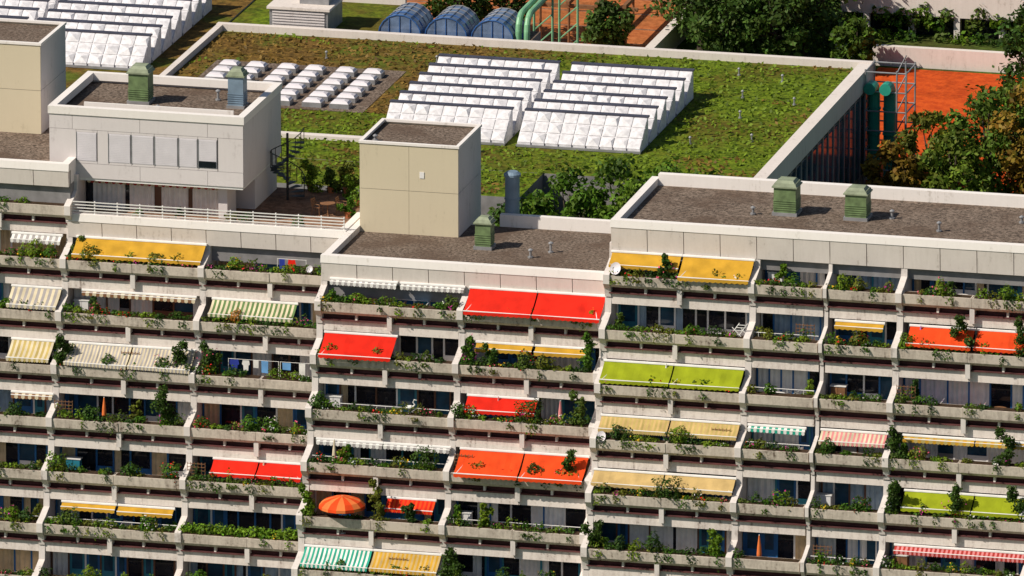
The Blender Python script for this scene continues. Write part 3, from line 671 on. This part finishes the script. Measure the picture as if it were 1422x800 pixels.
for x0 in (-38.3,-35.3,-32.3):
    mb=MB(); w=2.75; r_=w/2; cx=x0+r_; z=RZF-.1; ya,yb=118.9,122.2; n=9
    mb.box(x0-.1,x0+w+.1,ya-.1,yb+.1,z,z+.25,'vault_frame')
    pts=[(cx-r_*math.cos(math.pi*k/n),z+.25+r_*.95*math.sin(math.pi*k/n)) for k in range(n+1)]
    for k in range(n):
        (a,b),(c_,d)=pts[k],pts[k+1]
        mb.quad([(a,ya,b),(c_,ya,d),(c_,yb,d),(a,yb,b)],'vault_glass')
    mb.quad([(p,ya,q) for p,q in pts],'vault_glass'); mb.quad([(p,yb,q) for p,q in pts[::-1]],'vault_glass')
    for yy in np.linspace(ya-.02,yb+.02,5): mb.tube([(p,yy,q+.02) for p,q in pts],.04,'vault_frame' if yy<ya+1 else 'grey_metal',5)
    for p,q in pts[1:-1]: mb.tube([(p,ya-.03,q+.02),(p,yb+.03,q+.02)],.03,'grey_metal',4)
    for t in (.25,.5,.75): mb.tube([(cx-r_+w*t,ya-.03,z+.25),(cx-r_+w*t,ya-.03,z+.25+r_*.9*math.sin(math.acos(1-2*t)))],.03,'vault_frame',4)
    mb.build('barrel_vault_skylight',fix=False)
mb=MB()
for o in (0,.55):
    P=[(-29.3+o,119.2,G)]
    P+= [(-29.3+o,119.2,-16.2)]+[(-29.3+o,119.2+1.0*(1-math.cos(t)),-16.2+1.0*math.sin(t)) for t in (.4,.8,1.2,1.57)]+[(-29.3+o,134,-15.0)]
    mb.tube(P,.2,'light_green',12)
for x in (-29.6,-28.4):
    for y in (124.5,131.2): mb.tube([(x,y,G),(x,y,-15.2)],.08,'light_green',6)
for k in range(7):
    for y in (124.5,131.2): mb.tube([(-29.6,y,G+k*1.1),(-28.4,y,G+1.1+k*1.1)],.05,'light_green',5)
mb.build('elevated_duct')
mb=MB()
for x in (-5.9,-4.9):
    P=[(x,116.8,G),(x,116.8,-18.2)]+[(x,116.8-.6*(1-math.cos(t)),-18.2+.6*math.sin(t)) for t in (.5,1,1.57)]+[(x,115.4,-17.6)]
    mb.tube(P,.38,'pipe_green',14)
    for z in (-22.5,-20.8,-19.2): mb.tube([(x,116.8,z),(x,116.8,z+.12)],.44,'pipe_green',14)
mb.build('green_ventilation_pipe')
mb=MB()
for x in (-6.2,-4.2,-3.6):
    for y in (115.6,118.2): mb.tube([(x,y,G),(x,y,-16.4)],.06,'grey_metal',5)
for z in np.arange(G+1.2,-16.3,1.25):
    for y in (115.6,118.2): mb.tube([(-6.2,y,z),(-3.6,y,z)],.05,'grey_metal',5)
    for x in (-6.2,-3.6): mb.tube([(x,115.6,z),(x,118.2,z)],.05,'grey_metal',5)
    mb.tube([(-4.2,115.6,z),(-3.6,115.6,z+1.2)],.04,'grey_metal',4)
mb.build('scaffold_tower')
mb=MB(); mb.box(-26.5,-25.9,138,160,G,G+1.5,'fascia_concrete'); mb.build('plaza_wall')
mb=MB(); mb.box(-38,-33,133.5,134.1,G,G+1.1,'fascia_concrete'); mb.build('plaza_wall')
mb=MB()
for k in range(4):
    x=-34.5+k*1.9
    for y in (146,156): mb.tube([(x,y,G),(x,y,G+3.0)],.09,'wood',6)
    mb.box(x-.12,x+.12,145.6,156.4,G+3.0,G+3.25,'wood')
mb.box(-35.2,-28.0,145.9,146.15,G+2.75,G+2.98,'wood'); mb.build('pergola')
mb=MB()
mb.box(-15,25,146.5,147.0,G,G+1.3,'fascia_concrete'); mb.box(-15,25,147.0,151,G,G+1.1,'core_wall',top='lawn')
mb.box(-15,25,151,154,G,G+2.6,'glass_dark'); mb.box(-15.5,25,150.3,150.9,G+2.5,G+4.3,'fascia_concrete'); mb.box(-15.5,25,150.9,158,G+2.5,G+3.8,'core_wall',top='green_roof')
mb.box(-15.5,25,158,158.5,G+2.5,G+5.4,'fascia_concrete'); mb.box(-15.5,25,158.5,166,G,G+5.2,'core_wall',top='green_roof')
x=-14
while x<25: mb.box(x,x+.4,150.3,150.8,G,G+2.49,'fascia_concrete'); x+=3
mb.build('terraced_annex')
L=Leaves()
for x in np.arange(-14.5,3,.55):
    if random.random()<.6: L.clump((x,150.15,G+2.9-random.random()*.9),(.6,.3,.4+.4*random.random()),70,random.choice(GREENS[:4]),.26)
    if random.random()<.6: L.clump((x,149.2,G+1.4),(.7,.6,.5),60,random.choice(GREENS[:5]),.26)
    if random.random()<.5: L.clump((x,151.6,G+4.1),(.6,.5,.35),50,random.choice(GREENS[:5]),.26)
L.build('hanging_terrace_plants')
mb=MB(); 
for k in range(6):
    mb.box(-78+k*4,-74.3+k*4,146,150,G,G+6.6,'panel_grey',top='roof_gravel')
mb.build('distant_building')
# trees
TC=[(.06,.12,.012),(.045,.095,.012),(.08,.145,.015),(.065,.12,.02)]
AUT=[(.15,.17,.02),(.10,.17,.02),(.24,.15,.018),(.08,.14,.02),(.13,.19,.02)]
for x,y,h,r_ in [(-24,147,9,3.6),(-20,149,9.5,4.0),(-17.2,147,8.5,3.2),(-22,154,10,4),(-18,155,10,4),(-25.2,153,8,3),(-22,144.5,6,2.6),(-18.6,144.5,6,2.6)]: tree(x,y,G,h,r_,random.choice(TC),3800)
for x,y,h,r_ in [(-29.8,145.5,3.2,1.6),(-37.2,147,6,2.2),(-40,146,6,2.4),(.9,132,8.5,2.2),(-13,144,3.6,1.5),(-1,144.5,3,1.3)]: tree(x,y,G,h,r_,random.choice(TC),2200)
for j,(x,y,h,r_) in enumerate([(-1.2,112,6,2.2),(2.2,113,7.4,2.8),(5.2,112,8,2.8),(7.5,114,9,3),(1,109,5.5,2.4),(9,110,8,3),(4.5,118,7.5,2.6),(-3,109,4.5,1.8),(12,113,9,3),(2.2,120,6,2.2)]): tree(x,y,G,h,r_,AUT[j%5],3200)
for x,y,h,r_ in [(4.2,128,9,2.8),(7,133,10,3)]: tree(x,y,G,h,r_,random.choice(TC),2500)
CT=[(.10,.19,.015),(.075,.15,.012),(.13,.22,.02),(.06,.12,.015)]
for x,y,h,r_ in [(-17.5,84.5,8.4,2.5),(-14.5,85,9.0,2.6),(-18.5,81,7.6,2.2),(-11.5,85.3,8.8,2.6),(-9,85.5,8.2,2.4),(-22.5,79,7.4,2.2),(-12.8,81,7.8,2.4),(-15.8,81,8,2.4),(-19.8,79,7.4,2.2),(-6.5,86,7.6,2.2),(-30,79,6.2,2),(-33,79,6,2),(-36,79,6,2),(-4,86,7,2.2),(-26,79,6.4,2.1),(-9.6,81,7.6,2.3),(-13.2,83,8.4,2),(-6.8,82,7.2,2.2),(-10.4,83.4,8,2),(-3.8,82,6.8,2)]: tree(x,y,G,h,r_,random.choice(CT),2800)
# ================================================================= light, sky, camera
w=bpy.data.worlds.new('World'); bpy.context.scene.world=w; w.use_nodes=True
nt=w.node_tree; sk=nt.nodes.new('ShaderNodeTexSky'); sk.sky_type='NISHITA'; sk.sun_disc=False
el=math.radians(43); tsx,tsy=-.80,-.60; az=math.atan2(tsx,tsy)
sk.sun_elevation=el; sk.sun_rotation=az
nt.links.new(sk.outputs[0],nt.nodes['Background'].inputs['Color']); nt.nodes['Background'].inputs['Strength'].default_value=.065
sd=bpy.data.lights.new('sun','SUN'); sd.energy=4.9; sd.angle=math.radians(.5); sd.color=(1,.92,.80)
so=bpy.data.objects.new('sun',sd); C.objects.link(so)
import mathutils
d=mathutils.Vector((-math.sin(az)*math.cos(el),-math.cos(az)*math.cos(el),-math.sin(el)))
so.rotation_euler=d.to_track_quat('-Z','Y').to_euler()
cam=bpy.data.cameras.new('camera'); co=bpy.data.objects.new('camera',cam); C.objects.link(co)
a,t=math.radians(14),math.radians(15)
F=mathutils.Vector((-math.sin(a)*math.cos(t),math.cos(a)*math.cos(t),-math.sin(t)))
co.location=-700*F; co.rotation_euler=F.to_track_quat('-Z','Y').to_euler()
cam.sensor_width=36; cam.lens=18200/1422*36; cam.clip_start=10; cam.clip_end=6000
bpy.context.scene.camera=co
vs=bpy.context.scene.view_settings; vs.view_transform='Standard'; vs.look='None'; vs.exposure=0
